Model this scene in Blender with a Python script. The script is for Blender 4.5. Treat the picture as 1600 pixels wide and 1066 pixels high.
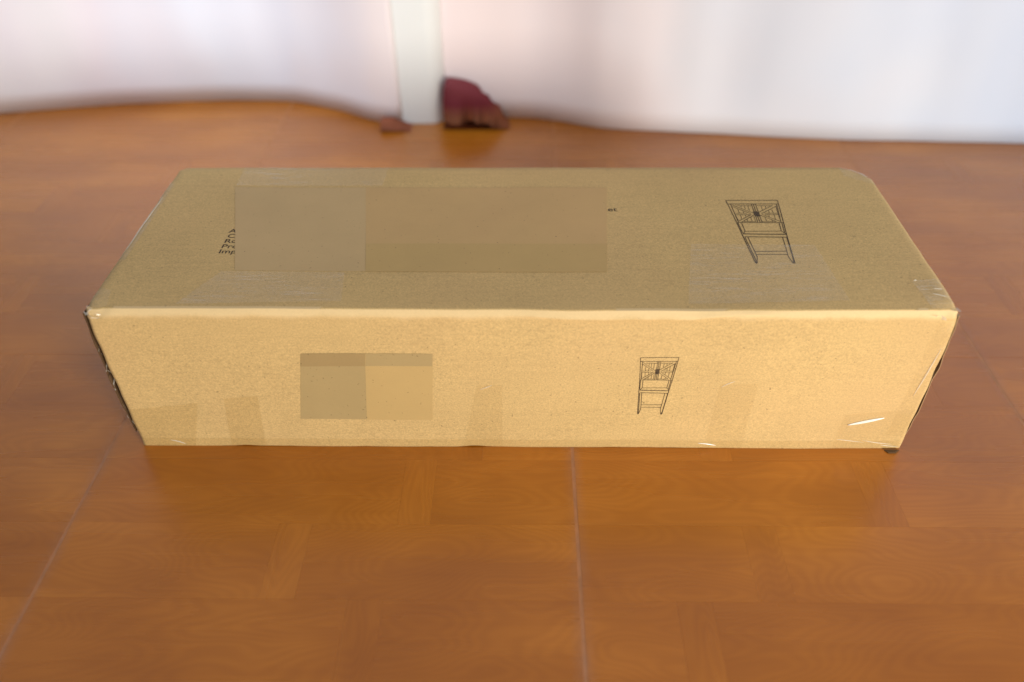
import bpy, math, random
from mathutils import Vector, Matrix, noise

scene = bpy.context.scene
for o in list(bpy.data.objects):
    bpy.data.objects.remove(o)
COL = scene.collection
R = math.radians

# ------------------------------------------------------------------ camera
cd = bpy.data.cameras.new('camera')
cam = bpy.data.objects.new('camera', cd)
COL.objects.link(cam)
cd.sensor_fit = 'HORIZONTAL'
cd.sensor_width = 36.0
cd.lens = 36.0 * 1244.67 / 1600.0
cd.clip_start, cd.clip_end = 0.02, 100.0
PITCH, YAW, ROLL = 0.70655, -0.019274, -0.009731
fw = Vector((math.sin(YAW) * math.cos(PITCH), math.cos(YAW) * math.cos(PITCH), -math.sin(PITCH)))
r0 = Vector((math.cos(YAW), -math.sin(YAW), 0))
u0 = r0.cross(fw)
rt = math.cos(ROLL) * r0 + math.sin(ROLL) * u0
up = -math.sin(ROLL) * r0 + math.cos(ROLL) * u0
cam.matrix_world = Matrix(((rt.x, up.x, -fw.x, 0.004468), (rt.y, up.y, -fw.y, -0.569474),
                           (rt.z, up.z, -fw.z, 0.633790), (0, 0, 0, 1)))
cd.dof.use_dof = True
cd.dof.focus_distance = 0.81
cd.dof.aperture_fstop = 1.9
scene.camera = cam

# ------------------------------------------------------------------ ambient and key lamp
world = bpy.data.worlds.new('World')
scene.world = world
world.use_nodes = True
bg = world.node_tree.nodes['Background']
bg.inputs[0].default_value = (0.92, 0.95, 1.0, 1)
bg.inputs[1].default_value = 0.355
kl = bpy.data.lights.new('key_lamp', 'AREA')
kl.shape = 'DISK'
kl.size = 0.80
kl.energy = 73
kl.color = (1.0, 0.93, 0.80)
key = bpy.data.objects.new('key_lamp', kl)
COL.objects.link(key)
key.location = (1.36, -1.90, 0.63)
key.rotation_euler = (Vector((0.1, 0.15, 0.1)) - Vector(key.location)).to_track_quat('-Z', 'Y').to_euler()

sl = bpy.data.lights.new('added_wall_fill', 'SPOT')       # added fill without a known source, brightens the pale backdrop
sl.energy = 124
sl.color = (0.86, 0.93, 1.0)
sl.spot_size = R(34)
sl.spot_blend = 1.0
sl.shadow_soft_size = 0.12
spot = bpy.data.objects.new('added_wall_fill', sl)
COL.objects.link(spot)
spot.location = (-0.9, -0.4, 2.0)
spot.rotation_euler = (Vector((-0.52, 0.87, 0.12)) - Vector(spot.location)).to_track_quat('-Z', 'Y').to_euler()

scene.view_settings.view_transform = 'Standard'
scene.view_settings.look = 'None'
scene.view_settings.exposure = 0.0
scene.view_settings.gamma = 1.0
scene.view_settings.use_curve_mapping = False
scene.render.engine = 'CYCLES'
scene.cycles.transparent_max_bounces = 16

# ------------------------------------------------------------------ helpers
def mesh_obj(name, verts, faces, mat, parent=None, smooth=False):
    me = bpy.data.meshes.new(name)
    me.from_pydata([tuple(v) for v in verts], [], faces)
    me.validate()
    me.update()
    if smooth:
        me.polygons.foreach_set('use_smooth', [True] * len(me.polygons))
    if mat:
        me.materials.append(mat)
    o = bpy.data.objects.new(name, me)
    COL.objects.link(o)
    if parent:
        o.parent = parent
    return o

def tag(o, label=None, cat=None, group=None, kind=None):
    for k, v in (('label', label), ('category', cat), ('group', group), ('kind', kind)):
        if v:
            o[k] = v
    return o

def empty(name, loc):
    o = bpy.data.objects.new(name, None)
    o.empty_display_size = 0.05
    COL.objects.link(o)
    o.location = loc
    return o

def sheet(name, fn, us, vs, thick, mat, parent, smooth=True, crisp=False):
    """A sheet with thickness: fn(u, v) -> (outer point, outward normal)."""
    nu, nv = len(us), len(vs)
    outer, inner = [], []
    for v in vs:
        for u in us:
            p, n = fn(u, v)
            outer.append(Vector(p))
            inner.append(Vector(p) - Vector(n) * thick)
    N = nu * nv
    idx = lambda i, j: j * nu + i
    faces = []
    for j in range(nv - 1):
        for i in range(nu - 1):
            faces.append((idx(i, j), idx(i + 1, j), idx(i + 1, j + 1), idx(i, j + 1)))
            faces.append((N + idx(i, j), N + idx(i, j + 1), N + idx(i + 1, j + 1), N + idx(i + 1, j)))
    nb = len(faces)
    if crisp:                        # the rim gets vertices of its own, so that the sheet stays flat up to its edge
        base = 2 * N
        pts = outer + inner
        ring = [idx(i, 0) for i in range(nu)] + [idx(nu - 1, j) for j in range(1, nv)] + \
               [idx(i, nv - 1) for i in range(nu - 2, -1, -1)] + [idx(0, j) for j in range(nv - 2, 0, -1)]
        m_ = len(ring)
        extra = [pts[k] for k in ring] + [pts[N + k] for k in ring]
        for k in range(m_):
            q = (k + 1) % m_
            faces.append((base + m_ + k, base + m_ + q, base + q, base + k))
        o = mesh_obj(name, pts + extra, faces, mat, parent)
        o.data.polygons.foreach_set('use_smooth', [k < nb for k in range(len(faces))])
        return o
    for i in range(nu - 1):
        faces.append((N + idx(i, 0), N + idx(i + 1, 0), idx(i + 1, 0), idx(i, 0)))
        faces.append((idx(i, nv - 1), idx(i + 1, nv - 1), N + idx(i + 1, nv - 1), N + idx(i, nv - 1)))
    for j in range(nv - 1):
        faces.append((idx(0, j), idx(0, j + 1), N + idx(0, j + 1), N + idx(0, j)))
        faces.append((N + idx(nu - 1, j), N + idx(nu - 1, j + 1), idx(nu - 1, j + 1), idx(nu - 1, j)))
    o = mesh_obj(name, outer + inner, faces, mat, parent)
    if smooth:
        o.data.polygons.foreach_set('use_smooth', [k < nb for k in range(len(faces))])
    return o

def lin(a, b, n):
    return [a + (b - a) * i / (n - 1) for i in range(n)]

def sstep(a, b, x):
    t = max(0.0, min(1.0, (x - a) / (b - a)))
    return t * t * (3 - 2 * t)

# ------------------------------------------------------------------ materials
def mat_new(name):
    m = bpy.data.materials.new(name)
    m.use_nodes = True
    nt = m.node_tree
    return m, nt, nt.nodes, nt.links, nt.nodes['Principled BSDF']

def nd(nodes, typ, **kw):
    n = nodes.new(typ)
    for k, v in kw.items():
        setattr(n, k, v)
    return n

def math_node(nodes, links, op, a, b=None, c=None):
    n = nodes.new('ShaderNodeMath')
    n.operation = op
    for i, x in enumerate((a, b, c)):
        if x is None:
            continue
        if isinstance(x, (int, float)):
            n.inputs[i].default_value = x
        else:
            links.new(x, n.inputs[i])
    return n.outputs[0]

def noise_node(nodes, links, vec, scale, detail=4, rough=0.55, dist=0.0):
    n = nodes.new('ShaderNodeTexNoise')
    n.inputs['Scale'].default_value = scale
    n.inputs['Detail'].default_value = detail
    n.inputs['Roughness'].default_value = rough
    n.inputs['Distortion'].default_value = dist
    links.new(vec, n.inputs['Vector'])
    return n.outputs['Fac']

def ramp(nodes, links, fac, stops):
    n = nodes.new('ShaderNodeValToRGB')
    cr = n.color_ramp
    while len(cr.elements) < len(stops):
        cr.elements.new(0.5)
    for e, (p, c) in zip(cr.elements, stops):
        e.position = p
        e.color = (*c, 1) if len(c) == 3 else c
    links.new(fac, n.inputs[0])
    return n.outputs[0]

def mapping(nodes, links, vec, scale, loc=(0, 0, 0)):
    n = nodes.new('ShaderNodeMapping')
    n.inputs['Scale'].default_value = scale
    n.inputs['Location'].default_value = loc
    links.new(vec, n.inputs['Vector'])
    return n.outputs[0]

def mixc(nodes, links, fac, a, b, mode='MIX'):
    n = nodes.new('ShaderNodeMix')
    n.data_type = 'RGBA'
    n.blend_type = mode
    if isinstance(fac, (int, float)):
        n.inputs[0].default_value = fac
    else:
        links.new(fac, n.inputs[0])
    for i, x in ((6, a), (7, b)):
        if isinstance(x, tuple):
            n.inputs[i].default_value = (*x, 1)
        else:
            links.new(x, n.inputs[i])
    return n.outputs[2]

def cardboard(name, base, grain=1.0, rub=None):
    m, nt, N, K, b = mat_new(name)
    co = N.new('ShaderNodeTexCoord').outputs['Object']
    big = noise_node(N, K, co, 7, 4, 0.6)
    streak = noise_node(N, K, mapping(N, K, co, (14, 260, 260)), 1.0, 3, 0.6)
    fine = noise_node(N, K, co, 640, 2, 0.7)
    fibre = noise_node(N, K, mapping(N, K, co, (260, 620, 620)), 1.0, 2, 0.6)
    v = math_node(N, K, 'MULTIPLY_ADD', math_node(N, K, 'SUBTRACT', big, 0.5), 0.30, 1.0)
    v = math_node(N, K, 'MULTIPLY_ADD', math_node(N, K, 'SUBTRACT', streak, 0.5), 0.16 * grain, v)
    v = math_node(N, K, 'MULTIPLY_ADD', math_node(N, K, 'SUBTRACT', fine, 0.5), 0.85 * grain, v)
    v = math_node(N, K, 'MULTIPLY_ADD', math_node(N, K, 'SUBTRACT', fibre, 0.5), 0.36 * grain, v)
    spk = noise_node(N, K, co, 330, 1, 0.5)
    spk = ramp(N, K, spk, [(0.0, (0.55,) * 3), (0.235, (0.62,) * 3), (0.26, (1.0,) * 3), (1.0, (1.0,) * 3)])
    vm = N.new('ShaderNodeVectorMath')
    vm.operation = 'SCALE'
    vm.inputs[0].default_value = base
    K.new(v, vm.inputs['Scale'])
    pink = noise_node(N, K, co, 4.5, 2, 0.5)
    c = mixc(N, K, ramp(N, K, pink, [(0.45, (0, 0, 0)), (0.75, (0.30,) * 3)]), vm.outputs[0],
             (base[0] * 1.02, base[1] * 0.93, base[2] * 1.05))
    c = mixc(N, K, 1.0, c, spk, 'MULTIPLY')
    if rub:                          # the folded upper edge is rubbed pale
        sx = N.new('ShaderNodeSeparateXYZ')
        K.new(co, sx.inputs[0])
        wob = noise_node(N, K, co, 35, 3)
        zz = math_node(N, K, 'MULTIPLY_ADD', math_node(N, K, 'SUBTRACT', wob, 0.5), 0.008, sx.outputs['Z'])
        mr = N.new('ShaderNodeMapRange')
        mr.interpolation_type = 'SMOOTHSTEP'
        mr.inputs['From Min'].default_value = rub - 0.0110
        mr.inputs['From Max'].default_value = rub - 0.0030
        mr.inputs['To Max'].default_value = 0.75
        K.new(zz, mr.inputs['Value'])
        c = mixc(N, K, mr.outputs[0], c, (0.76, 0.58, 0.32))
    K.new(c, b.inputs['Base Color'])
    b.inputs['Roughness'].default_value = 0.78
    b.inputs['Specular IOR Level'].default_value = 0.25
    bp = N.new('ShaderNodeBump')
    bp.inputs['Strength'].default_value = 0.25 * grain
    bp.inputs['Distance'].default_value = 0.0006
    h = math_node(N, K, 'ADD', math_node(N, K, 'MULTIPLY', fine, 0.5), math_node(N, K, 'MULTIPLY', streak, 0.5))
    K.new(h, bp.inputs['Height'])
    K.new(bp.outputs[0], b.inputs['Normal'])
    return m

KRAFT = (0.562, 0.397, 0.176)
M_kraft = cardboard('kraft_cardboard', KRAFT)
M_front = cardboard('kraft_cardboard_rubbed_edge', KRAFT, 1.0, 0.1829)
M_raw_shade = cardboard('kraft_raw_with_shade', (0.11, 0.062, 0.028))  # dark torn board; on the end flaps the tone stands for shade
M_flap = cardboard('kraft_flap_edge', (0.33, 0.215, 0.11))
M_patch_a = cardboard('redaction_greyish', (0.53, 0.382, 0.195), 0.10)  # flat tones of the added redaction blocks
M_patch_b = cardboard('redaction_tan', (0.505, 0.352, 0.148), 0.10)
M_patch_e = cardboard('redaction_top', (0.540, 0.364, 0.166), 0.10)
M_patch_c = cardboard('redaction_brown', (0.405, 0.298, 0.138), 0.10)
M_patch_d = cardboard('redaction_dark', (0.355, 0.25, 0.112), 0.10)

def ink(name='printed_ink'):
    m, nt, N, K, b = mat_new(name)
    co = N.new('ShaderNodeTexCoord').outputs['Object']
    f = noise_node(N, K, co, 500, 2)
    K.new(ramp(N, K, f, [(0.3, (0.030, 0.019, 0.009)), (0.8, (0.11, 0.07, 0.032))]), b.inputs['Base Color'])
    b.inputs['Roughness'].default_value = 0.8
    return m
M_ink = ink()

def tape(name, milk=0.0, tint=(0.974, 0.966, 0.935)):
    """clear packing tape: lets the board show through, glossy, with trapped-air streaks."""
    m, nt, N, K, b = mat_new(name)
    co = N.new('ShaderNodeTexCoord').outputs['Object']
    out = N['Material Output']
    tr = N.new('ShaderNodeBsdfTransparent')
    tr.inputs[0].default_value = (*tint, 1)
    b.inputs['Base Color'].default_value = (0.78, 0.72, 0.60, 1)
    b.inputs['Roughness'].default_value = 0.22
    b.inputs['Specular IOR Level'].default_value = 0.6
    s1 = noise_node(N, K, mapping(N, K, co, (22, 330, 330)), 1.0, 3, 0.6)
    s2 = noise_node(N, K, co, 18, 3, 0.6)
    mk = math_node(N, K, 'MULTIPLY', ramp(N, K, s1, [(0.5, (0, 0, 0)), (0.72, (1, 1, 1))]),
                   ramp(N, K, s2, [(0.42, (0, 0, 0)), (0.62, (1, 1, 1))]))
    mk = math_node(N, K, 'MULTIPLY_ADD', mk, milk, milk * 0.12)
    bp = N.new('ShaderNodeBump')
    bp.inputs['Strength'].default_value = 0.35
    bp.inputs['Distance'].default_value = 0.0008
    K.new(noise_node(N, K, mapping(N, K, co, (40, 150, 150)), 1.0, 3), bp.inputs['Height'])
    K.new(bp.outputs[0], b.inputs['Normal'])
    gl = N.new('ShaderNodeBsdfGlossy')
    gl.inputs['Roughness'].default_value = 0.2
    K.new(bp.outputs[0], gl.inputs['Normal'])
    m1 = N.new('ShaderNodeMixShader')
    m1.inputs[0].default_value = 0.035
    K.new(tr.outputs[0], m1.inputs[1])
    K.new(gl.outputs[0], m1.inputs[2])
    m2 = N.new('ShaderNodeMixShader')
    K.new(mk, m2.inputs[0])
    K.new(m1.outputs[0], m2.inputs[1])
    K.new(b.outputs[0], m2.inputs[2])
    K.new(m2.outputs[0], out.inputs[0])
    return m
M_tape = tape('clear_tape', 0.02)
M_tape_faint = tape('clear_tape_faint', 0.03, (0.990, 0.987, 0.972))
M_tape_milky = tape('clear_tape_with_air', 0.34, (0.99, 0.988, 0.975))

def wrinkle(name, fac):
    m, nt, N, K, b = mat_new(name)
    b.inputs['Base Color'].default_value = (0.93, 0.91, 0.84, 1)
    b.inputs['Roughness'].default_value = 0.2
    tr = N.new('ShaderNodeBsdfTransparent')
    mx = N.new('ShaderNodeMixShader')
    mx.inputs[0].default_value = fac
    K.new(tr.outputs[0], mx.inputs[1])
    K.new(b.outputs[0], mx.inputs[2])
    K.new(mx.outputs[0], N['Material Output'].inputs[0])
    return m
M_wrinkle = wrinkle('tape_fold_white', 0.9)
M_wrinkle_soft = wrinkle('tape_fold_soft', 0.38)

def wood(name, printed=False):
    m, nt, N, K, b = mat_new(name)
    tc = N.new('ShaderNodeTexCoord')
    oi = N.new('ShaderNodeObjectInfo')
    co = tc.outputs['Object']
    off = N.new('ShaderNodeVectorMath')
    off.operation = 'SCALE'
    off.inputs[0].default_value = (37.0, 71.0, 13.0)
    K.new(oi.outputs['Random'], off.inputs['Scale'])
    ad = N.new('ShaderNodeVectorMath')
    ad.operation = 'ADD'
    K.new(co, ad.inputs[0])
    K.new(off.outputs[0], ad.inputs[1])
    v = ad.outputs[0]
    field = noise_node(N, K, mapping(N, K, v, (5.0, 15, 1)), 1.0, 1.5, 0.45)
    rings = math_node(N, K, 'SINE', math_node(N, K, 'MULTIPLY', field, 190.0))
    fine = noise_node(N, K, mapping(N, K, v, (9, 420, 1)), 1.0, 3, 0.6)
    band = noise_node(N, K, mapping(N, K, v, (2.0, 26, 1)), 1.0, 3, 0.6)
    t = math_node(N, K, 'MULTIPLY_ADD', rings, 0.042, 0.5)
    t = math_node(N, K, 'MULTIPLY_ADD', math_node(N, K, 'SUBTRACT', fine, 0.5), 0.16, t)
    t = math_node(N, K, 'MULTIPLY_ADD', math_node(N, K, 'SUBTRACT', band, 0.5), 0.50, t)
    t = math_node(N, K, 'MULTIPLY_ADD', math_node(N, K, 'SUBTRACT', oi.outputs['Random'], 0.5), 0.13, t)
    blot = noise_node(N, K, mapping(N, K, v, (7, 12, 1)), 1.0, 2, 0.5)
    t = math_node(N, K, 'MULTIPLY_ADD', math_node(N, K, 'SUBTRACT', blot, 0.5), 0.40, t)
    wp = N.new('ShaderNodeNewGeometry').outputs['Position']
    wide = noise_node(N, K, mapping(N, K, wp, (5, 9, 1)), 1.0, 2, 0.5)
    t = math_node(N, K, 'MULTIPLY_ADD', math_node(N, K, 'SUBTRACT', wide, 0.5), 0.85, t)
    c = ramp(N, K, t, [(0.0, (0.26, 0.072, 0.004)), (0.5, (0.385, 0.124, 0.007)), (1.0, (0.56, 0.205, 0.018))])
    K.new(c, b.inputs['Base Color'])
    K.new(ramp(N, K, band, [(0.3, (0.22,) * 3), (0.8, (0.34,) * 3)]), b.inputs['Roughness'])
    b.inputs['Specular IOR Level'].default_value = 0.8
    bp = N.new('ShaderNodeBump')
    bp.inputs['Strength'].default_value = 0.05
    bp.inputs['Distance'].default_value = 0.0005
    K.new(fine, bp.inputs['Height'])
    K.new(bp.outputs[0], b.inputs['Normal'])
    return m
M_wood = wood('orange_wood_grain')

def plain(name, col, rough=0.6, var=0.06, scale=30, spec=0.4):
    m, nt, N, K, b = mat_new(name)
    co = N.new('ShaderNodeTexCoord').outputs['Object']
    f = noise_node(N, K, co, scale, 4, 0.6)
    K.new(ramp(N, K, f, [(0.25, tuple(c * (1 - var) for c in col)), (0.75, tuple(min(1, c * (1 + var)) for c in col))]),
          b.inputs['Base Color'])
    b.inputs['Roughness'].default_value = rough
    b.inputs['Specular IOR Level'].default_value = spec
    return m
M_grout = plain('grey_pink_grout', (0.42, 0.175, 0.065), 0.5, 0.2, 60)
M_tilebody = plain('tile_body', (0.36, 0.115, 0.022), 0.5, 0.1)
M_maroon = plain('maroon_cloth', (0.150, 0.022, 0.030), 0.9, 0.25, 25, 0.15)
def two_tone():
    m, nt, N, K, b = mat_new('maroon_brown_cloth')
    co = N.new('ShaderNodeTexCoord').outputs['Object']
    sx = N.new('ShaderNodeSeparateXYZ')
    K.new(co, sx.inputs[0])
    z = math_node(N, K, 'MULTIPLY_ADD', noise_node(N, K, co, 30, 3), 0.012, sx.outputs['Z'])
    K.new(ramp(N, K, math_node(N, K, 'MULTIPLY', z, 10.0), [(0.26, (0.25, 0.085, 0.040)), (0.52, (0.150, 0.022, 0.030)), (0.95, (0.19, 0.045, 0.055))]),
          b.inputs['Base Color'])
    b.inputs['Roughness'].default_value = 0.9
    b.inputs['Specular IOR Level'].default_value = 0.15
    return m
M_maroon = two_tone()
M_brownlump = plain('brown_cloth', (0.26, 0.085, 0.045), 0.9, 0.2, 40, 0.15)
M_post = plain('cream_painted_post', (0.80, 0.83, 0.84), 0.55, 0.02, 6)
M_wall = plain('pale_wall_paint', (0.74, 0.70, 0.70), 0.8, 0.04, 3)

def sheet_cloth(name, x0, x1, stops):
    """thin pastel cloth, its dye drifting from hue to hue along the width"""
    m, nt, N, K, b = mat_new(name)
    co = N.new('ShaderNodeTexCoord').outputs['Object']
    sx = N.new('ShaderNodeSeparateXYZ')
    K.new(co, sx.inputs[0])
    f = noise_node(N, K, mapping(N, K, co, (4.0, 4.0, 3.0)), 1.0, 2, 0.5)
    xx = math_node(N, K, 'MULTIPLY_ADD', math_node(N, K, 'SUBTRACT', f, 0.5), 0.55, sx.outputs['X'])
    mr = N.new('ShaderNodeMapRange')
    mr.inputs['From Min'].default_value = x0
    mr.inputs['From Max'].default_value = x1
    K.new(xx, mr.inputs['Value'])
    K.new(ramp(N, K, mr.outputs[0], stops), b.inputs['Base Color'])
    b.inputs['Roughness'].default_value = 0.75
    b.inputs['Specular IOR Level'].default_value = 0.3
    bp = N.new('ShaderNodeBump')
    bp.inputs['Strength'].default_value = 0.06
    bp.inputs['Distance'].default_value = 0.001
    K.new(noise_node(N, K, co, 260, 2), bp.inputs['Height'])
    K.new(bp.outputs[0], b.inputs['Normal'])
    return m
M_cloth_l = sheet_cloth('pale_lavender_cloth', -0.95, -0.2, [(0.0, (0.88, 0.87, 0.92)), (0.25, (0.84, 0.80, 0.89)), (0.5, (0.80, 0.84, 0.97)), (0.75, (0.78, 0.80, 0.92)), (1.0, (0.86, 0.79, 0.82))])
M_cloth_r = sheet_cloth('pale_pink_white_cloth', -0.15, 0.85, [(0.0, (0.86, 0.75, 0.76)), (0.25, (0.82, 0.75, 0.80)), (0.5, (0.75, 0.77, 0.87)), (0.75, (0.67, 0.74, 0.89)), (1.0, (0.55, 0.65, 0.86))])

# ------------------------------------------------------------------ floor
random.seed(4)
TX, TY = 0.4915, 0.490
X0, Y0 = 0.0560, -0.3450           # a joint crossing of the tile grid
floor = tag(mesh_obj('floor', [(-4, -3, -0.0002), (4, -3, -0.0002), (4, 3, -0.0002), (-4, 3, -0.0002)],
                     [(0, 1, 2, 3)], M_grout), kind='structure')

def slab(name, x0, x1, y0, y1, z0, z1, bev, mat, parent, wob=0.0):
    """thin piece with chamfered upper edges, its origin at its own middle"""
    cx, cy = (x0 + x1) / 2, (y0 + y1) / 2
    hx, hy = (x1 - x0) / 2, (y1 - y0) / 2
    ring = lambda ax, ay, z: [(-ax, -ay, z), (ax, -ay, z), (ax, ay, z), (-ax, ay, z)]
    vs = ring(hx, hy, z0) + ring(hx, hy, z1 - bev * 0.6) + ring(hx - bev, hy - bev, z1)
    fs = [(8, 9, 10, 11)]
    for k in (0, 4):
        for i in range(4):
            j = (i + 1) % 4
            fs.append((k + i, k + j, k + 4 + j, k + 4 + i))
    o = mesh_obj(name, vs, fs, mat, parent)
    o.location = (cx, cy, 0)
    return o

ROWS = 6
GR = 0.0012                        # half width of the grout joint
strip_off = {0: [0.12, 0.30, 0.22, 0.334, 0.381, 0.10], 1: [0.36, 0.10, 0.174, 0.303, 0.15, 0.40],
             -1: [0.20, 0.36, 0.11, 0.26, 0.09, 0.33]}
for iy in range(-2, 4):
    for ix in range(-4, 4):
        tx0, ty0 = X0 + ix * TX, Y0 + iy * TY
        near = iy in (-1, 0, 1) and -3 <= ix <= 1
        if iy == -2 or (iy == -1 and not near):
            continue
        t = slab('tile', tx0 + GR, tx0 + TX - GR, ty0 + 0.0003, ty0 + TY - 0.0003, -0.012, -0.0004 if near else 0.0,
                 0.0005, M_tilebody if near else M_wood, floor)
        if not near:
            continue
        # printed-wood pieces set into the tile: rows of planks, each broken by a short cross strip
        rh = (TY - 0.0006) / ROWS
        offs = strip_off.get(ix + 1, None)
        for r in range(ROWS):
            a = offs[(r + 2 * iy) % 6] if offs else random.uniform(0.06, 0.40)
            y0 = -(TY / 2) + 0.0003 + r * rh
            xs = -(TX / 2)
            segs = [('plank', xs + GR + 0.0005, xs + a - 0.016), ('cross_strip', xs + a - 0.016, xs + a + 0.016),
                    ('plank', xs + a + 0.016, xs + TX - GR - 0.0005)]
            for nm, xa, xb in segs:
                if xb - xa < 0.012:
                    continue
                if nm == 'plank':
                    slab(nm, xa + 0.00004, xb - 0.00004, y0 + 0.00004, y0 + rh - 0.00004, -0.002, 0.0, 0.00004, M_wood, t)
                else:                # grain runs across: built along x, then turned
                    o = slab(nm, y0 + 0.00004, y0 + rh - 0.00004, xa + 0.00004, xb - 0.00004, -0.002, 0.0, 0.00004, M_wood, t)
                    o.location = ((xa + xb) / 2, y0 + rh / 2, 0)
                    o.rotation_euler = (0, 0, R(90))

# pale dust caught along the lengthwise joints
def dust_mat():
    m, nt, N, K, b = mat_new('pale_dust')
    co = N.new('ShaderNodeTexCoord').outputs['Object']
    sx = N.new('ShaderNodeSeparateXYZ')
    K.new(co, sx.inputs[0])
    ax = math_node(N, K, 'ABSOLUTE', sx.outputs['X'])
    wide = math_node(N, K, 'POWER', math_node(N, K, 'MAXIMUM', math_node(N, K, 'SUBTRACT', 1.0, math_node(N, K, 'DIVIDE', ax, 0.013)), 0.0), 1.5)
    core = math_node(N, K, 'MAXIMUM', math_node(N, K, 'SUBTRACT', 1.0, math_node(N, K, 'DIVIDE', ax, 0.0013)), 0.0)
    n1 = ramp(N, K, noise_node(N, K, mapping(N, K, co, (30, 14, 1)), 1.0, 3, 0.6), [(0.3, (0.15,) * 3), (0.7, (1, 1, 1))])
    f = math_node(N, K, 'MULTIPLY', math_node(N, K, 'MULTIPLY_ADD', core, 0.05, math_node(N, K, 'MULTIPLY', wide, 0.24)), n1)
    b.inputs['Base Color'].default_value = (0.50, 0.33, 0.26, 1)
    b.inputs['Roughness'].default_value = 0.9
    tr = N.new('ShaderNodeBsdfTransparent')
    mx = N.new('ShaderNodeMixShader')
    K.new(f, mx.inputs[0])
    K.new(tr.outputs[0], mx.inputs[1])
    K.new(b.outputs[0], mx.inputs[2])
    K.new(mx.outputs[0], N['Material Output'].inputs[0])
    return m
M_dust = dust_mat()
for k in (-1, 0, 1):
    d = mesh_obj('dust', [(-0.014, -0.40, 0.0003), (0.014, -0.40, 0.0003), (0.014, 0.42, 0.0003), (-0.014, 0.42, 0.0003)], [(0, 1, 2, 3)], M_dust, floor)
    d.location = (X0 + k * TX, 0, 0)
    d['kind'] = 'stuff'

# ------------------------------------------------------------------ background: wall, hanging sheets, post, maroon cloth
wall = tag(mesh_obj('wall', [(-4, 1.15, -0.0125), (4, 1.15, -0.0125), (4, 1.15, 2.4), (-4, 1.15, 2.4),
                             (-4, 1.25, -0.0125), (4, 1.25, -0.0125), (4, 1.25, 2.4), (-4, 1.25, 2.4)],
                    [(0, 1, 2, 3), (5, 4, 7, 6), (3, 2, 6, 7), (4, 0, 3, 7), (1, 5, 6, 2)], M_wall), kind='structure')

def polyline(pts, n):
    d = [0]
    for a, b in zip(pts, pts[1:]):
        d.append(d[-1] + math.hypot(b[0] - a[0], b[1] - a[1]))
    out = []
    for i in range(n):
        s = d[-1] * i / (n - 1)
        k = max(j for j in range(len(d) - 1) if d[j] <= s + 1e-9)
        t = (s - d[k]) / (d[k + 1] - d[k])
        out.append((pts[k][0] + (pts[k + 1][0] - pts[k][0]) * t, pts[k][1] + (pts[k + 1][1] - pts[k][1]) * t))
    for _ in range(6):               # soften the corners of the hem line
        out = [out[0]] + [((a[0] + 2 * b[0] + c[0]) / 4, (a[1] + 2 * b[1] + c[1]) / 4)
                          for a, b, c in zip(out, out[1:], out[2:])] + [out[-1]]
    return out

def hanging(name, pts, n, height, seed, mat, amp):
    line = polyline(pts, n)
    def fn(u, v):
        i = int(round(u))
        x, y = line[i]
        a, b = line[max(i - 1, 0)], line[min(i + 1, n - 1)]
        t = Vector((b[0] - a[0], b[1] - a[1], 0)).normalized()
        nrm = Vector((t.y, -t.x, 0))
        f = amp * (noise.noise((x * 5.0 + seed, v * 0.9, seed)) + 0.35 * noise.noise((x * 13 + seed, v * 1.4, 3)))
        f *= sstep(0.0, 0.10, v) * 0.85 + 0.15
        p = Vector((x, y, 0.001 + v * height)) + nrm * f
        return p, nrm
    return sheet(name, fn, list(range(n)), lin(0, 1, 28), 0.002, mat, None)

tag(hanging('hanging_sheet', [(-1.9, 0.66), (-0.97, 0.822), (-0.76, 0.862), (-0.557, 0.880), (-0.43, 0.872), (-0.33, 0.828), (-0.275, 0.790), (-0.238, 0.7735), (-0.215, 0.7725)],
            150, 1.0, 2.3, M_cloth_l, 0.020),
    'pale lavender hanging sheet left of the cream post behind the carton', 'sheet')
tag(hanging('hanging_sheet', [(-0.160, 0.806), (0.03, 0.798), (0.14, 0.754), (0.276, 0.739), (0.57, 0.708), (0.858, 0.695), (1.9, 0.65)],
            170, 1.0, 7.1, M_cloth_r, 0.019),
    'wide pinkish white hanging sheet behind the right half of the carton', 'sheet')
def column(name, x0, x1, y0, y1, z1, r, mat):
    vs, fs, ring = [], [], []
    for cx, cy, a0 in ((x1 - r, y0 + r, -90), (x1 - r, y1 - r, 0), (x0 + r, y1 - r, 90), (x0 + r, y0 + r, 180)):
        for k in range(9):
            a = R(a0 + 90 * k / 8)
            ring.append((cx + r * math.cos(a), cy + r * math.sin(a)))
    m = len(ring)
    for z in lin(0.0004, z1, 8):
        vs += [(x, y, z) for x, y in ring]
    for j in range(7):
        for i in range(m):
            fs.append((j * m + i, j * m + (i + 1) % m, (j + 1) * m + (i + 1) % m, (j + 1) * m + i))
    fs.append(tuple(7 * m + i for i in range(m)))
    return mesh_obj(name, vs, fs, mat, None, True)
post = column('post', -0.250, -0.136, 0.776, 0.90, 1.05, 0.030, M_post)
tag(post, 'cream white post standing between the two pale sheets', 'post')

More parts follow.
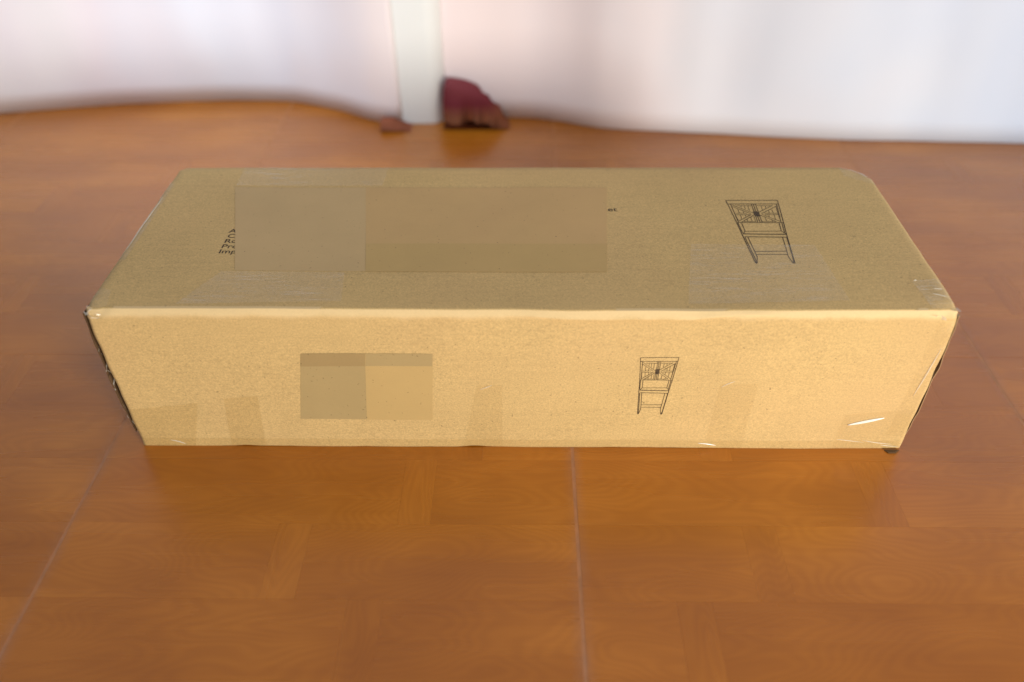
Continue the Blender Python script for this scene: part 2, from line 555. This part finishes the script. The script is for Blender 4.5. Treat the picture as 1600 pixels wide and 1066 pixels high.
def lump(name, prof, y0, y1, mat, seed, rough):
    """low heap of folded cloth: outline prof (x, z) from left foot to right foot, bulging towards the viewer"""
    px = polyline(prof, 44)
    rows = 12
    vs, fs = [], []
    bx = prof[0][0]
    for j in range(rows):
        t = j / (rows - 1)
        y = y0 + (y1 - y0) * t
        s = math.sin(math.pi * (0.12 + 0.76 * t)) ** 0.6
        s = s / math.sin(math.pi * 0.5) 
        for (x, z) in px:
            zz = z * (0.35 + 0.65 * s) if j not in (0, rows - 1) else z * 0.15
            n = rough * noise.noise((x * 60 + seed, y * 60, zz * 60))
            vs.append((x + n * 0.5, y + n, max(0.0006, zz + n * 0.7) if z > 0.002 else 0.0006))
    m = len(px)
    for j in range(rows - 1):
        for i in range(m - 1):
            fs.append((j * m + i, j * m + i + 1, (j + 1) * m + i + 1, (j + 1) * m + i))
    fs.append(tuple(range(m)))
    fs.append(tuple((rows - 1) * m + i for i in reversed(range(m))))
    fs.append(tuple(j * m for j in reversed(range(rows))) + ())
    return mesh_obj(name, vs, fs, mat, None, True)
tag(lump('folded_cloth', [(-0.139, 0.0), (-0.1375, 0.05), (-0.134, 0.088), (-0.120, 0.088), (-0.103, 0.079), (-0.083, 0.075), (-0.060, 0.057),
                          (-0.050, 0.044), (-0.040, 0.026), (-0.030, 0.010), (-0.022, 0.0)], 0.752, 0.797, M_maroon, 1.0, 0.006),
    'dark maroon wedge of folded cloth at the foot of the cream post', 'cloth')
tag(lump('folded_cloth', [(-0.252, 0.0), (-0.250, 0.019), (-0.231, 0.018), (-0.217, 0.010), (-0.196, 0.0)], 0.742, 0.775, M_brownlump, 5.0, 0.002),
    'small reddish brown scrap of cloth left of the maroon cloth', 'cloth')

# ------------------------------------------------------------------ the carton
L2, D, H = 0.400, 0.2728, 0.1829
box = tag(empty('cardboard_box', (0, 0, 0)), 'long brown corrugated cardboard carton taped shut, lying on the floor', 'box')

def crease_z(x):
    m = sstep(-0.01, 0.05, x) * (1 - sstep(0.165, 0.215, x))
    tab = ((-0.4, 0.0060), (-0.05, 0.0058), (0.005, 0.0050), (0.045, 0.0066), (0.0875, 0.0074), (0.120, 0.0070), (0.157, 0.0073),
           (0.180, 0.0042), (0.215, 0.0030), (0.26, 0.0055), (0.4, 0.0060))
    d = tab[-1][1]
    for (a, p), (b, q) in zip(tab, tab[1:]):
        if a <= x <= b:
            d = p + (q - p) * sstep(a, b, x)
            break
    return H - d + 0.0005 * noise.noise((x * 22, 3.1, 0)), m

def front_pt(x, z):
    """a point of the outer front face; z from 0 to H (the top score line)"""
    zc, m = crease_z(x)
    bulge = -0.0016 * math.cos(math.pi * x / 0.8) * math.sin(math.pi * min(1, z / H)) \
            + 0.0010 * noise.noise((x * 9, z * 14, 1.7))
    top = 0.0
    if z > zc:
        t = (z - zc) / (H - zc)
        top = 0.0034 * t ** 1.25
    lip = -0.0030 * m * sstep(zc - 0.0010, zc + 0.0001, z) * (1 - 0.35 * sstep(zc, H, z))
    zz = z
    if z < 0.004:                    # the scuffed lower edge stands a hair off the floor here and there
        zz += (1 - z / 0.004) * max(0.0, 0.0012 * noise.noise((x * 13, 9.0, 0)) + 0.0006 * noise.noise((x * 47, 2.0, 0)))
        zz += (1 - z / 0.004) * 0.0016 * math.exp(-((x + 0.048) / 0.012) ** 2)
        zz += (1 - z / 0.004) * 0.0014 * math.exp(-((x + 0.29) / 0.010) ** 2)
    zz += (0.0011 * noise.noise((x * 6, 4.4, 0)) + 0.0005 * noise.noise((x * 21, 1.4, 0))) * sstep(H - 0.03, H, z)
    cr = sstep(0.030, 0.0, (L2 - abs(x)) + (H - z))     # crushed upper corners
    dent = 0.004 * cr * (0.6 + 0.6 * noise.noise((x * 150, z * 150, 4)))
    tb = 0.0006 * sstep(0.03, 0.0, z) * noise.noise((x * 18, 5, 5))
    return Vector((x, bulge + top + lip + dent + tb, zz - 0.0022 * cr))

NX = 260
xs = lin(-L2, L2, NX)
zs = [0.0, 0.0015, 0.004] + lin(0.008, H - 0.012, 44) + lin(H - 0.0114, H, 40)
sheet('front_panel', lambda x, z: (front_pt(x, z) + Vector((0.0012 * noise.noise((7, z * 40, 0)) * sstep(0.39, 0.4, abs(x)), 0, 0)),
                                   Vector((0, -1, 0))), xs, zs, 0.0032, M_front, box)

YT = 0.0034
def top_pt(x, y):
    z = H - 0.0012 * math.sin(math.pi * (x + L2) / 0.8) * math.sin(math.pi * min(1, y / D)) \
        + 0.0009 * noise.noise((x * 7, y * 9, 6.0)) * sstep(0, 0.02, y - YT)
    e = front_pt(x, H)
    f = sstep(0.012, 0.0, y - YT)
    z = z * (1 - f) + e.z * f
    yy = y + (e.y - YT) * sstep(0.03, 0.0, y - YT)
    # crushed far corners
    q = (L2 - abs(x)) + (D - y)
    rad = 0.027 if x > 0 else 0.007
    k = max(0.0, rad - q)
    xx = x - math.copysign(k * 0.30, x)
    yy -= k * 0.30
    z -= k * 0.18 + 0.0012 * sstep(0.008, 0, D - y)
    # rubbed long edges
    z -= 0.0010 * sstep(0.006, 0.0, L2 - abs(x))
    xx -= math.copysign(1, x) * 0.0014 * max(0, noise.noise((3 + math.copysign(2, x), y * 30, 0))) * sstep(0.39, 0.4, abs(x))
    return Vector((xx, yy, z))
ys = lin(YT, YT + 0.02, 10) + lin(YT + 0.024, D - 0.012, 52) + lin(D - 0.011, D, 8)
sheet('top_panel', lambda x, y: (top_pt(x, y), Vector((0, 0, 1))), xs, ys, 0.0032, M_kraft, box)
sheet('back_panel', lambda x, z: (Vector((x, D + 0.0006 * noise.noise((x * 9, z * 9, 0)) - 0.001, z)), Vector((0, 1, 0))),
      lin(L2 - 0.034, -L2 + 0.010, 60), lin(0.0, H - 0.0052, 12), 0.0032, M_kraft, box)
sheet('bottom_panel', lambda x, y: (Vector((x, y, 0.0006)), Vector((0, 0, -1))), lin(L2 - 0.004, -L2 + 0.004, 12), lin(0.006, D - 0.006, 8),
      -0.0001 - 0.003, M_kraft, box)

# end closures: an inner flap, then two outer flaps that bow outwards a little
for s in (-1, 1):
    def inner(y, z, s=s):
        return Vector((s * (L2 - 0.004), y, z)), Vector((s, 0, 0))
    sheet('inner_flap', inner, lin(0.005, D - 0.04, 6) if s > 0 else lin(D - 0.04, 0.005, 6), lin(0.004, H - 0.005, 6), 0.003, M_raw_shade, box)
    for z0, z1 in ((H * 0.52, H - 0.009), (0.014, H * 0.515)):  # left flaps and liners coloured dark to imitate the shaded gap
        fl = None
        for k, (o0, th, mt) in enumerate(((0.0078 if s < 0 else 0.0056, 0.0008, M_raw_shade if s < 0 else M_flap), (0.0040, 0.0008, M_raw_shade))):
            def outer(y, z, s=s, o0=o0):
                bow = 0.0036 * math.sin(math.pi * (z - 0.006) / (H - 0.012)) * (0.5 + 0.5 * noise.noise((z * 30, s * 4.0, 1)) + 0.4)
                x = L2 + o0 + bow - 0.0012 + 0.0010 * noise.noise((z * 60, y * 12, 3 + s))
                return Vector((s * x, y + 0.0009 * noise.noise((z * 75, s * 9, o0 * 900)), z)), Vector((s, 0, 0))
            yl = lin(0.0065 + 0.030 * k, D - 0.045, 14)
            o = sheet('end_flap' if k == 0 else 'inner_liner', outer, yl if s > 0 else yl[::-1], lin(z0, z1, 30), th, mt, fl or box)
            fl = fl or o

for k in range(3):                  # frayed plies of board showing under the right front corner
    o = slab('torn_ply', 0.3835 + 0.0012 * k, 0.3985 - 0.002 * k, -0.0036 - 0.0016 * k, -0.0026 - 0.0016 * k, 0.0003, 0.0016, 0.0003, M_raw_shade, box)

# ---- prints
def ribbon_print(name, strokes, place, width, parent):
    vs, fs = [], []
    for w, pts in strokes:
        for a, b in zip(pts, pts[1:]):
            a, b = Vector(a), Vector(b)
            d = (b - a)
            if d.length < 1e-6:
                continue
            n = max(1, int(d.length / 0.12))
            d.normalize()
            pn = Vector((-d.y, d.x)) * (w * width / 2)
            for k in range(n):
                p, q = a + (b - a) * k / n, a + (b - a) * (k + 1) / n
                i = len(vs)
                vs += [place(*(p + pn)), place(*(q + pn)), place(*(q - pn)), place(*(p - pn))]
                fs.append((i, i + 1, i + 2, i + 3))
    return mesh_obj(name, vs, fs, M_ink, parent)

STROKES = [(1.2,[(0.0002,-0.0023),(0.9997,0.0064)]),(1,[(0.9997,0.0064),(0.9876,-0.1278)]),(1.2,[(0.9876,-0.1278),(0.0076,-0.1319)]),(1.2,[(0.0076,-0.1319),(0.0002,-0.0023)]),(1.1,[(0.0128,-0.1319),(0.0542,-0.7767)]),(1,[(0.0694,-0.1456),(0.0894,-0.7766)]),(1.1,[(0.0554,-0.7888),(0.9231,-0.7968)]),(1.2,[(0.9876,-0.1278),(0.9231,-0.7968)]),(1,[(0.9491,-0.1373),(0.8785,-0.7776)]),(0.8,[(0.1659,-0.1941),(0.4547,-0.1929)]),(0.8,[(0.5584,-0.1925),(0.8142,-0.1914)]),(0.8,[(0.0673,-0.2296),(0.0976,-0.7162)]),(0.8,[(0.9173,-0.2143),(0.8846,-0.7125)]),(0.8,[(0.1967,-0.7567),(0.4342,-0.7556)]),(0.8,[(0.5345,-0.7551),(0.8035,-0.7538)]),(1,[(0.4666,-0.1439),(0.4499,-0.7869)]),(1.1,[(0.5011,-0.1438),(0.4904,-0.7867)]),(1,[(0.5442,-0.1436),(0.5291,-0.7866)]),(0.9,[(0.0851,-0.1642),(0.4278,-0.4541)]),(0.9,[(0.0729,-0.2156),(0.3813,-0.4757)]),(0.9,[(0.3898,-0.5065),(0.1002,-0.7427)]),(0.9,[(0.4353,-0.523),(0.1541,-0.7714)]),(0.8,[(0.1045,-0.465),(0.3103,-0.4641)]),(0.8,[(0.0991,-0.5174),(0.3647,-0.5161)]),(0.7,[(0.1699,-0.3183),(0.1725,-0.4647)]),(0.7,[(0.2553,-0.3886),(0.2527,-0.4644)]),(0.7,[(0.2529,-0.1984),(0.2488,-0.2757)]),(0.7,[(0.3169,-0.1982),(0.3132,-0.3271)]),(0.7,[(0.3866,-0.2025),(0.3781,-0.381)]),(0.7,[(0.1767,-0.5241),(0.1782,-0.6605)]),(0.7,[(0.2693,-0.5237),(0.2673,-0.5882)]),(0.7,[(0.3555,-0.5949),(0.351,-0.7511)]),(0.7,[(0.2712,-0.66),(0.2701,-0.7515)]),(0.7,[(0.4195,-0.5707),(0.4143,-0.7508)]),(0.9,[(0.5436,-0.4299),(0.864,-0.1749)]),(0.9,[(0.5905,-0.4747),(0.9331,-0.2025)]),(0.9,[(0.5403,-0.5249),(0.7941,-0.749)]),(0.9,[(0.5813,-0.5009),(0.8732,-0.7487)]),(0.8,[(0.6473,-0.4673),(0.9086,-0.4662)]),(0.8,[(0.6353,-0.5149),(0.9023,-0.5137)]),(0.7,[(0.6428,-0.2038),(0.6325,-0.3398)]),(0.7,[(0.7211,-0.2081),(0.7138,-0.2783)]),(0.7,[(0.7429,-0.377),(0.7391,-0.4622)]),(0.7,[(0.8131,-0.3249),(0.8122,-0.4619)]),(0.7,[(0.6243,-0.6176),(0.6183,-0.7499)]),(0.7,[(0.7112,-0.5217),(0.7064,-0.6005)]),(0.7,[(0.8124,-0.5213),(0.8001,-0.6816)]),(0.7,[(0.73,-0.6819),(0.7273,-0.7494)]),(2.2,[(0.4505,-0.4066),(0.4537,-0.5634)]),(2.2,[(0.4773,-0.3971),(0.485,-0.5776)]),(2.2,[(0.5051,-0.3969),(0.513,-0.5775)]),(1.6,[(0.534,-0.4063),(0.5394,-0.563)]),(1.4,[(0.4407,-0.4446),(0.5452,-0.4441)]),(1.4,[(0.443,-0.5301),(0.5449,-0.5344)]),(1.2,[(0.0554,-0.7888),(0.0718,-1.1435),(0.1186,-2.0712),(0.1324,-2.1209)]),(1,[(0.0772,-0.796),(0.0931,-1.1434)]),(1.1,[(0.1063,-1.2799),(0.1435,-2.0059),(0.1369,-2.1103)]),(1,[(0.1436,-0.8078),(0.1512,-1.0814)]),(1,[(0.1599,-1.2796),(0.19,-1.9018),(0.1461,-2.1103)]),(0.9,[(0.1445,-1.0864),(0.8161,-1.083)]),(1.7,[(0.0924,-1.1731),(0.8738,-1.1939)]),(1.2,[(0.1051,-1.2675),(0.8583,-1.2885)]),(1,[(0.1445,-1.0864),(0.0996,-1.1731)]),(1,[(0.8125,-1.083),(0.8717,-1.1766)]),(1,[(0.8392,-0.802),(0.8125,-1.083)]),(1.2,[(0.9231,-0.7968),(0.8791,-1.1939),(0.796,-2.1196)]),(1,[(0.8888,-0.8042),(0.8563,-1.1519)]),(1.1,[(0.8604,-1.276),(0.7971,-2.0021),(0.774,-2.1197)]),(1,[(0.7839,-1.2939),(0.7494,-1.7441),(0.7307,-1.8987),(0.7648,-2.1198),(0.7923,-2.1196)]),(1.1,[(0.1817,-1.7422),(0.7488,-1.739)]),(1,[(0.1832,-1.8321),(0.746,-1.8418)])]
def place_front(u, v):
    p = front_pt(0.1158 + u * 0.03652, 0.1284 + v * 0.03652)
    return p + Vector((0, -0.00025, 0))
TS = 0.0565
def place_top(u, v):
    p = top_pt(0.2254 + u * TS, 0.1972 + v * TS)
    return p + Vector((0, 0, 0.00025))
ribbon_print('furniture_drawing', STROKES, place_front, 0.0145, box)['label'] = 'small line drawing of a two-door rack on the front face'
ribbon_print('furniture_drawing', STROKES, place_top, 0.0125, box)['label'] = 'larger line drawing of a two-door rack on the top face'

def text_print(body, size, x, y, sx=1.0):
    cu = bpy.data.curves.new('tmp', 'FONT')
    cu.body = body
    cu.size = size
    cu.resolution_u = 4
    cu.offset = size * 0.008
    ob = bpy.data.objects.new('tmp', cu)
    COL.objects.link(ob)
    dg = bpy.context.evaluated_depsgraph_get()
    me = bpy.data.meshes.new_from_object(ob.evaluated_get(dg))
    bpy.data.objects.remove(ob)
    for v in me.vertices:
        p = top_pt(x + v.co.x * sx, y + v.co.y)
        v.co = p + Vector((0, 0, 0.00013))
    me.materials.clear()
    me.materials.append(M_ink)
    o = bpy.data.objects.new('printed_text', me)
    COL.objects.link(o)
    o.parent = box
    return o
for body, x, y in (('A', -0.3040, 0.1320), ('C', -0.3030, 0.1224), ('Ro', -0.3035, 0.1128), ('Pro', -0.3035, 0.1030), ('Imp', -0.3035, 0.0934)):
    text_print(body, 0.0100, x, y, 1.22)
text_print('et', 0.0112, 0.0946, 0.1755, 1.15)

# ---- made-up blocks standing in for redaction over the print, squared to the camera view
def patch(name, corners, surf, off, mat, nrm, n=60):
    """corners: (a, b) of surf in the order bl, br, tr, tl"""
    bl, br, tr, tl = [Vector(c) for c in corners]
    def fn(u, v):
        q = (bl * (1 - u) + br * u) * (1 - v) + (tl * (1 - u) + tr * u) * v
        return surf(q.x, q.y) + nrm * off, nrm
    return sheet(name, fn, lin(0, 1, n), lin(0, 1, 50), 0.00008, mat, box, True, True)
UPV, FRV = Vector((0, 0, 1)), Vector((0, -1, 0))
patch('redaction_patch', [(-0.2778, 0.0636), (-0.1493, 0.0637), (-0.174, 0.2251), (-0.3225, 0.2251)], top_pt, 0.00026, M_patch_a, UPV)
patch('redaction_patch', [(-0.1497, 0.0633), (0.0846, 0.0643), (0.0975, 0.2251), (-0.1744, 0.2255)], top_pt, 0.00034, M_patch_e, UPV)
patch('redaction_strip', [(-0.1500, 0.0628), (0.0850, 0.0638), (0.0888, 0.1124), (-0.1570, 0.1120)], top_pt, 0.00042, M_patch_b, UPV)
patch('redaction_patch', [(-0.2249, 0.0419), (-0.1560, 0.0423), (-0.1468, 0.1318), (-0.2087, 0.1316)], front_pt, 0.00026, M_patch_c, FRV)
patch('redaction_patch', [(-0.1563, 0.0421), (-0.0888, 0.0427), (-0.0823, 0.1321), (-0.1471, 0.1318)], front_pt, 0.00034, M_patch_b, FRV)
patch('redaction_strip', [(-0.2118, 0.1155), (-0.1490, 0.1161), (-0.1466, 0.1321), (-0.2087, 0.1317)], front_pt, 0.00042, M_patch_d, FRV)
patch('redaction_strip', [(-0.1486, 0.1161), (-0.0836, 0.1164), (-0.0822, 0.1323), (-0.1463, 0.1320)], front_pt, 0.00042, M_patch_c, FRV)

# ---- clear tape
def tape_patch(corners, surf, nrm, mat, off=0.0003, wr=0.0003, seed=0.0, nu=40, nv=30):
    bl, br, tr, tl = [Vector(c) for c in corners]
    def fn(u, v):
        q = (bl * (1 - u) + br * u) * (1 - v) + (tl * (1 - u) + tr * u) * v
        w = wr * (noise.noise((q.x * 70 + seed, q.y * 70, seed)) + 0.5 * noise.noise((q.x * 200, q.y * 200 + seed, 2)) + 0.6)
        return surf(q.x, q.y) + nrm * (off + max(0.0, w)), nrm
    us, vs_ = lin(0, 1, nu), lin(0, 1, nv)
    vs, fs = [], []
    for v in vs_:
        for u in us:
            vs.append(fn(u, v)[0])
    for j in range(nv - 1):
        for i in range(nu - 1):
            a = j * nu + i
            fs.append((a, a + 1, a + nu + 1, a + nu))
    return mesh_obj('tape', vs, fs, mat, box, True)

# front face: strips coming up from the bottom edge, the long edge strip, corner pieces
tape_patch([(-0.3056, 0.0012), (-0.2690, 0.0012), (-0.2622, 0.0749), (-0.2974, 0.0711)], front_pt, FRV, M_tape, 0.0004, seed=1)
tape_patch([(-0.0589, 0.0012), (-0.0177, 0.0012), (-0.0164, 0.0920), (-0.0416, 0.0919)], front_pt, FRV, M_tape_faint, 0.0004, seed=2)
tape_patch([(0.1950, 0.0012), (0.2340, 0.0012), (0.2340, 0.0950), (0.1968, 0.0948)], front_pt, FRV, M_tape_faint, 0.0004, seed=3)
tape_patch([(-0.3995, 0.0010), (-0.3440, 0.0010), (-0.3253, 0.0650), (-0.3990, 0.0545)], front_pt, FRV, M_tape, 0.0005, 0.0005, 4)
tape_patch([(0.3280, 0.0010), (0.3995, 0.0010), (0.3990, 0.0600), (0.3299, 0.0509)], front_pt, FRV, M_tape_faint, 0.0005, 0.0006, 5)
tape_patch([(-0.3985, 0.0014), (0.3985, 0.0014), (0.3985, 0.0125), (-0.3985, 0.0125)], front_pt, FRV, M_tape, 0.0007, 0.0003, 6, 200, 6)
tape_patch([(0.3800, 0.020), (0.3995, 0.020), (0.3995, 0.172), (0.3840, 0.172)], front_pt, FRV, M_tape_faint, 0.0008, 0.0004, 7, 10, 60)
# top face
tape_patch([(0.1560, 0.0130), (0.3050, 0.0170), (0.2980, 0.110), (0.1740, 0.112)], top_pt, UPV, M_tape_milky, 0.0003, 0.0002, 8)
tape_patch([(-0.3180, 0.0100), (-0.1650, 0.0150), (-0.1700, 0.0620), (-0.2900, 0.0620)], top_pt, UPV, M_tape_milky, 0.0003, 0.0002, 9)
tape_patch([(-0.3220, 0.2290), (-0.1560, 0.2290), (-0.1540, 0.2722), (-0.3240, 0.2722)], top_pt, UPV, M_tape_milky, 0.0003, 0.0002, 10)
tape_patch([(0.3760, 0.0050), (0.3990, 0.0050), (0.3985, 0.0500), (0.3720, 0.0470)], top_pt, UPV, M_tape_milky, 0.0004, 0.0010, 11)
tape_patch([(-0.3990, 0.0050), (-0.3800, 0.0050), (-0.3860, 0.0300), (-0.3985, 0.0340)], top_pt, UPV, M_tape_milky, 0.0004, 0.0010, 12)
tape_patch([(0.3700, 0.2490), (0.3990, 0.2300), (0.3990, 0.2715), (0.3700, 0.2720)], top_pt, UPV, M_tape_milky, 0.0005, 0.0008, 13)
tape_patch([(-0.3995, 0.0800), (-0.3920, 0.0800), (-0.3930, 0.2300), (-0.3995, 0.2350)], top_pt, UPV, M_tape_milky, 0.0005, 0.0006, 14, 8, 60)

# raised folds in the tape: slim ridges that catch the lamp
def ridge(a, b, surf, nrm, w, h, bend=0.0, mat=M_wrinkle_soft):
    a, b = Vector(a), Vector(b)
    d = (b - a).normalized()
    pn = Vector((-d.y, d.x))
    n = 14
    vs, fs = [], []
    for i in range(n):
        t = i / (n - 1)
        q = a + (b - a) * t + pn * bend * math.sin(math.pi * t)
        f = math.sin(math.pi * (0.06 + 0.88 * t)) ** 0.7
        for k, hh in ((-1, 0.0), (-0.35, 0.85), (0.35, 1.0), (1, 0.0)):
            s = q + pn * (w * f * k)
            vs.append(surf(s.x, s.y) + nrm * (0.0006 + h * f * hh))
    for i in range(n - 1):
        for k in range(3):
            c = i * 4 + k
            fs.append((c, c + 4, c + 5, c + 1))
    fs += [(0, 1, 2, 3), tuple((n - 1) * 4 + k for k in (3, 2, 1, 0))]
    return mesh_obj('tape_fold', vs, fs, mat, box, True)
ridge((0.3365, 0.0362), (0.3705, 0.0468), front_pt, FRV, 0.0017, 0.0016, 0.0, M_wrinkle)
ridge((0.1980, 0.0902), (0.2106, 0.0985), front_pt, FRV, 0.0005, 0.0006, 0.0008)
ridge((0.1874, 0.0082), (0.2067, 0.0050), front_pt, FRV, 0.0006, 0.0008, 0.0006, M_wrinkle)
ridge((0.3962, 0.1396), (0.3895, 0.0783), front_pt, FRV, 0.0008, 0.0010)
ridge((-0.0387, 0.0858), (-0.0262, 0.0922), front_pt, FRV, 0.0005, 0.0004)
ridge((-0.3690, 0.0098), (-0.3540, 0.0035), front_pt, FRV, 0.0006, 0.0009, 0.0012)
ridge((0.3780, 0.0060), (0.3980, 0.0030), front_pt, FRV, 0.0005, 0.0006)
ridge((0.3580, 0.0130), (0.3900, 0.0070), front_pt, FRV, 0.0005, 0.0006, -0.0006)
ridge((0.3600, 0.0100), (0.3300, 0.0150), front_pt, FRV, 0.0004, 0.0005)
ridge((0.3840, 0.0270), (0.3960, 0.0210), top_pt, UPV, 0.0005, 0.0007)
ridge((0.3880, 0.0350), (0.3960, 0.0340), top_pt, UPV, 0.0004, 0.0006)
ridge((0.3740, 0.0470), (0.3770, 0.0480), top_pt, UPV, 0.0008, 0.0008)
ridge((-0.3985, 0.1000), (-0.3980, 0.1850), top_pt, UPV, 0.0009, 0.0005, 0.0006)
ridge((-0.3985, 0.1500), (-0.3975, 0.2050), top_pt, UPV, 0.0005, 0.0006, -0.0006)
ridge((0.3830, 0.2690), (0.3950, 0.2480), top_pt, UPV, 0.0012, 0.0008)

# crumpled tape bunched at the upper front corners: small curled ribbons
def curl(start, d1, d2, length, width, seed, mat=M_wrinkle_soft):
    rnd = random.Random(seed)
    d1, d2 = Vector(d1).normalized(), Vector(d2).normalized()
    up_ = d1.cross(d2).normalized()
    n = 12
    vs, fs = [], []
    for i in range(n):
        t = i / (n - 1)
        c = Vector(start) + d1 * (length * t) + up_ * (0.0028 * math.sin(math.pi * t)) + d2 * (0.002 * math.sin(math.pi * 2 * t + seed))
        w = width * (0.25 + 0.75 * math.sin(math.pi * (0.1 + 0.85 * t)))
        tw = 0.9 * math.sin(2.2 * t + seed)
        side = d2 * math.cos(tw) + up_ * math.sin(tw)
        for k in (-1, 0, 1):
            vs.append(c + side * (w * k * 0.5) + up_ * (0.0006 * (1 - abs(k)) + rnd.uniform(-0.0003, 0.0003)))
    for i in range(n - 1):
        for k in range(2):
            a = i * 3 + k
            fs.append((a, a + 1, a + 4, a + 3))
    return mesh_obj('crumpled_tape', vs, fs, mat, box, True)
zt = H - 0.002
curl((-0.4015, 0.0040, zt - 0.001), (1, -0.15, -0.25), (0.2, 0.8, 0.5), 0.017, 0.0050, 1.0, M_tape_milky)
curl((-0.4020, 0.0080, zt), (0.6, 0.9, 0.15), (0.9, -0.5, 0.3), 0.012, 0.0040, 2.0)
curl((-0.4025, 0.0030, zt - 0.002), (0.9, 0.3, -0.1), (0, 0.5, 0.8), 0.008, 0.0030, 3.0)
curl((-0.3990, 0.0010, zt - 0.002), (1, 0.0, -0.3), (0, -0.7, 0.7), 0.013, 0.0022, 4.5)
curl((0.4020, 0.0030, zt - 0.001), (-1, -0.1, -0.10), (0, 0.8, 0.5), 0.020, 0.0045, 5.0, M_tape_milky)
curl((0.4025, 0.0050, zt), (-0.9, 0.35, 0.10), (0.3, 0.8, 0.4), 0.014, 0.0035, 6.0)
curl((0.3880, -0.0012, zt - 0.006), (-0.9, -0.05, 0.25), (0, -0.5, 0.9), 0.012, 0.0045, 8.0)
# loose tape along the flap edges of both ends
rr = random.Random(11)
for s in (-1, 1):
    for k in range(5 if s < 0 else 0):
        z = 0.155 - 0.026 * k
        curl((s * (L2 + 0.0062), 0.0065, z), (0.03 * s, 0.0, -1), (1.0 * s, -0.3, 0), 0.028, 0.0018, 20 + k + 7 * s, M_tape_milky if k in (0, 3) else M_wrinkle_soft)
